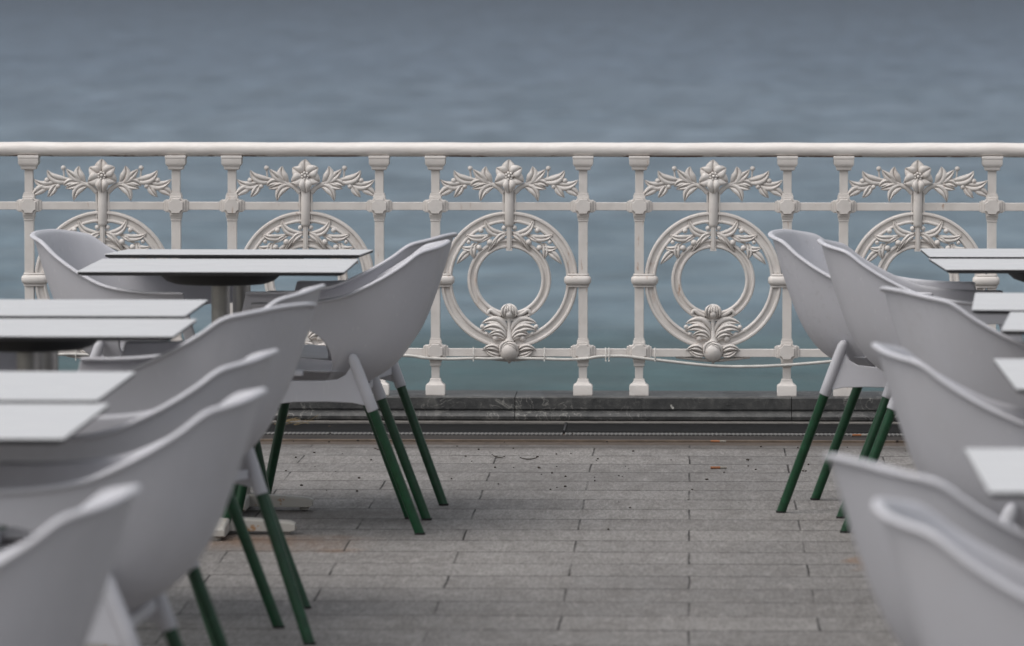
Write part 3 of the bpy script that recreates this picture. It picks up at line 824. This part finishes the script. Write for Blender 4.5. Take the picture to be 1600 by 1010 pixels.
strip('frame_lip', -5.6, 4.9, 18.655, 18.668, .0035, .01, simple('rusty_worn_lip', (0.16, 0.12, 0.09), 0.6, 0.1, 12, 0.5, 0.3, 0.002))
strip('cover_end_plate', XB-.0035, XB+.0035, 18.99, 19.33, .008, .014, M_EDGE)

sw = MB(); sw.box(-14, 14, 19.725, 20.1, -9, -.02)
tag(sw.build('sea_wall', simple('sea_wall_stone', (0.22, 0.21, 0.19), 0.8, 0, 3, 0.4, 0.5, 0.01), smooth=0), 'rough stone sea wall dropping from the terrace edge to the water', 'wall')
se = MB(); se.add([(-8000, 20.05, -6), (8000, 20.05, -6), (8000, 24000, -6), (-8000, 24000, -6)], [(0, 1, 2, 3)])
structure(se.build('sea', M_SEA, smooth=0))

# ------------------------------------------------------------------ tables
t0 = make_table(); index_kids()
tables = [  # x, y, rot, sx, sy, tilt, label
    (-1.287, 15.56, 0, 1, 1, 0, 'white topped table second from the balustrade in the left row'),
    (-1.284, 16.235, 0, 1, 1, 1.7, 'white topped table closest to the balustrade in the left row'),
    (-1.544, 13.62, 0, 1, .95, 0, 'white table at the left edge, back one of the middle pair in the left row'),
    (-1.505, 12.87, 0, 1, .92, 0, 'white table at the left edge, front one of the middle pair in the left row'),
    (-1.480, 11.08, 0, 1, 1.12, 0, 'blurred white table at the left edge, back one of the nearest left pair'),
    (-1.447, 10.22, 0, 1, 1.17, 0, 'blurred white table at the left edge, nearest the camera'),
    (1.032, 16.27, 0, 1, .95, .9, 'white topped table closest to the balustrade in the right row'),
    (1.042, 15.72, 2.2, 1, .9, 0, 'white topped table with visible black bracket at the right edge, second from the balustrade'),
    (1.055, 13.93, -3.5, 1, 1.05, 0, 'white table corner at the right edge, third from the balustrade'),
    (1.090, 13.14, -5, 1, 1, 0, 'white table corner at the right edge, fourth from the balustrade'),
    (.995, 11.47, 0, 1, 1.25, 0, 'white table corner beside the long rimmed shell at the right edge, fifth from the balustrade'),
    (.828, 9.27, 0, 1, 1.2, 0, 'blurred white table at the right edge, sixth from the balustrade'),
    (.885, 8.45, 0, 1, 1.15, 0, 'sliver of blurred white table at the right edge, nearest the camera'),
]
for i, (x, y, rz, sx, sy, tilt, lab) in enumerate(tables):
    o = t0 if i == 0 else copy_tree(t0)
    o.location = (x, y, 0); o.rotation_euler = (-R(tilt), 0, R(rz)); o.scale = (sx, sy, 1)
    if tilt: o.location.z = .002
    tag(o, lab, 'table', 'white cafe tables set in two rows')

# ------------------------------------------------------------------ chairs
c0 = make_chair(); index_kids()
chairs = [  # x, y, heading (deg, 0 = facing +x), label
    (-.935, 15.76, 180, 'left armchair with green legs whose side hole frames part of the balustrade'),
    (-.942, 16.24, 180-11, 'white armchair closest to the balustrade on the left of the aisle, partly behind another chair'),
    (-1.145, 13.56, 180-5, 'white armchair of the middle left pair, its back tip just above the one in front'),
    (-1.135, 12.90, 180-24, 'white armchair of the middle left pair, turned with its wide outer side to the camera'),
    (-1.090, 11.24, 180-5, 'blurred white armchair on the left, behind the one with the wide light lip'),
    (-1.033, 10.18, 180-3, 'blurred white armchair on the left, second nearest the camera, with a wide light lip'),
    (-1.075, 8.25, 180-3, 'most blurred white armchair in the bottom left corner, nearest the camera'),
    (-1.612, 16.30, -14, 'white armchair facing the aisle behind the farthest left table, inside showing'),
    (-1.885, 13.35, 0, 'white armchair at the left edge mostly hidden under the middle tables'),
    (.504, 16.36, -15, 'white armchair closest to the balustrade on the right of the aisle, its inside showing'),
    (.625, 15.85, 0, 'white armchair on the right of the aisle at the second table, overlapping the farthest one'),
    (.735, 13.55, 17, 'white armchair third from the balustrade on the right, outer side turned to the camera'),
    (.639, 11.46, 3, 'blurred white armchair fourth from the balustrade on the right, with a long sloping rim'),
    (.494, 8.90, 20, 'very blurred white armchair on the right, back tip crossing the green legs'),
    (.530, 8.06, 0, 'most blurred white armchair in the bottom right corner, its rim forming a loop'),
]
for i, (x, y, rz, lab) in enumerate(chairs):
    o = c0 if i == 0 else copy_tree(c0)
    o.location = (x, y, 0); o.rotation_euler = (0, 0, R(rz))
    tag(o, lab, 'chair', 'white shell armchairs with green legs')

# ------------------------------------------------------------------ litter
M_FILTER = simple('cigarette_cork', (0.30, 0.11, 0.04), 0.7, 0, 200, 0.3)
M_PAPER = simple('cigarette_paper', (0.26, 0.24, 0.21), 0.8, 0, 200, 0.3)
butts = [(.092, 17.62, 3, 'orange and white cigarette butt lying on the paving in the aisle'), (.096, 18.60, -8, 'cigarette butt lying in the gutter below the middle right ring panel'), (.567, 18.86, 0, 'orange cigarette butt on the drain strip behind the right chair legs')]
for i, (x, y, rz, lab) in enumerate(butts):
    r = empty('cigarette_butt', (x, y, .0045), R(rz))
    a = MB(); a.tube([(-.026, 0, 0), (.004, 0, 0)], .0038, 12); a.build('filter', M_FILTER, r, smooth=50)
    a = MB(); a.tube([(.004, 0, 0), (.024, .001, 0)], [.0037, .0034], 12); a.build('paper', M_PAPER, r, smooth=50)
    tag(r, lab, 'cigarette butt', 'cigarette butts')
M_LEAFD = simple('dark_dry_leaf', (0.035, 0.025, 0.018), 0.7, 0, 60, 0.4)
for x, y, rz, ln, lab in ((-.603, 17.98, -25, .022, 'curled dark leaf scrap on the paving left of the aisle middle'), (-.508, 17.92, 5, .028, 'thin dark green leaf scrap on the paving near the aisle middle'), (-.985, 18.25, 3, .03, 'flat dark leaf scrap on the paving beside the left chair legs')):
    m_ = MB(); rows = []
    for q in range(9):
        u = q/8; w = .006*math.sin(math.pi*u)+.0005
        rows.append([(ln*(u*2-1), -w, .003+.006*(u*2-1)**2), (ln*(u*2-1), 0, .0015+.006*(u*2-1)**2), (ln*(u*2-1), w, .004+.006*(u*2-1)**2)])
    m_.grid(rows); o = m_.build('dry_leaf', M_LEAFD, smooth=60); o.location = (x, y, 0); o.rotation_euler = (0, 0, R(rz))
    sm = o.modifiers.new('t', 'SOLIDIFY'); sm.thickness = .0008
    tag(o, lab, 'leaf', 'dry leaf scraps')
M_STRAW = simple('dry_straw', (0.23, 0.17, 0.09), 0.8, 0, 60, 0.4)
m_ = MB()
for q in range(16):
    a0 = random.uniform(-.5, .5); ln = random.uniform(.03, .09)
    px_, py_ = random.uniform(-.05, .03), random.uniform(-.02, .02)
    m_.tube([(px_, py_, .004), (px_+ln*.5*math.cos(a0), py_+ln*.3*math.sin(a0), .012+random.random()*.012), (px_+ln*math.cos(a0), py_+ln*math.sin(a0)*.5, .006+random.random()*.035)], .0008, 5)
o = m_.build('straw_tuft', M_STRAW, smooth=50); o.location = ((458-1078)*k, 19.2, .003)
tag(o, 'small tuft of dry straw caught on the drain cover at the left', 'straw')
gr = MB()
for q in range(150):
    x = random.uniform(-1.6, 1.2); y = 18.45-abs(random.gauss(0, 1.0)) if q > 30 else random.uniform(18.5, 19.3)
    r = random.uniform(.0012, .0042)
    gr.sphere((x, y, r*.6), (r*random.uniform(.8, 1.6), r, r*.8), 6, 4)
o = gr.build('grit', M_LEAFD, smooth=50); tag(o, 'scattered dark crumbs of grit on the paving before the drain', 'grit', None, 'stuff')

# ------------------------------------------------------------------ light, sky, camera
SUN_EL, SUN_AZ = 60, -125         # azimuth from +Y towards +X (negative = left)
w = bpy.data.worlds.new('World'); scene.world = w; w.use_nodes = True
nt = w.node_tree; bg = nt.nodes['Background']
sky = nt.nodes.new('ShaderNodeTexSky'); sky.sky_type = 'NISHITA'; sky.sun_disc = False
sky.sun_elevation = R(SUN_EL); sky.sun_rotation = R(SUN_AZ); sky.air_density = 1.6; sky.dust_density = 5.0; sky.ozone_density = 1.0
hs = nt.nodes.new('ShaderNodeHueSaturation'); hs.inputs['Saturation'].default_value = 0.28
L(nt, sky.outputs[0], hs.inputs['Color']); L(nt, hs.outputs[0], bg.inputs[0]); bg.inputs[1].default_value = 0.12
sd = bpy.data.lights.new('sun', 'SUN'); sd.energy = 0.75; sd.angle = R(50); sd.color = (1, .965, .92)
so = bpy.data.objects.new('sun', sd); col.objects.link(so)
d = Vector((math.sin(R(SUN_AZ))*math.cos(R(SUN_EL)), math.cos(R(SUN_AZ))*math.cos(R(SUN_EL)), math.sin(R(SUN_EL))))
so.rotation_euler = (-d).to_track_quat('-Z', 'Y').to_euler()

cd = bpy.data.cameras.new('camera'); cam = bpy.data.objects.new('camera', cd); col.objects.link(cam)
cd.sensor_width = 36; cd.lens = 200; cd.clip_start = .5; cd.clip_end = 40000
cam.location = (0, 0, 1.56)
cam.rotation_euler = (R(90)-math.atan(558/8889), 0, math.atan(278/8889))
cd.dof.use_dof = True; cd.dof.focus_distance = 18.0; cd.dof.aperture_fstop = 6.0; cd.dof.aperture_blades = 0
scene.camera = cam
scene.view_settings.view_transform = 'Standard'; scene.view_settings.look = 'None'
scene.view_settings.exposure = 0.25; scene.view_settings.gamma = 1
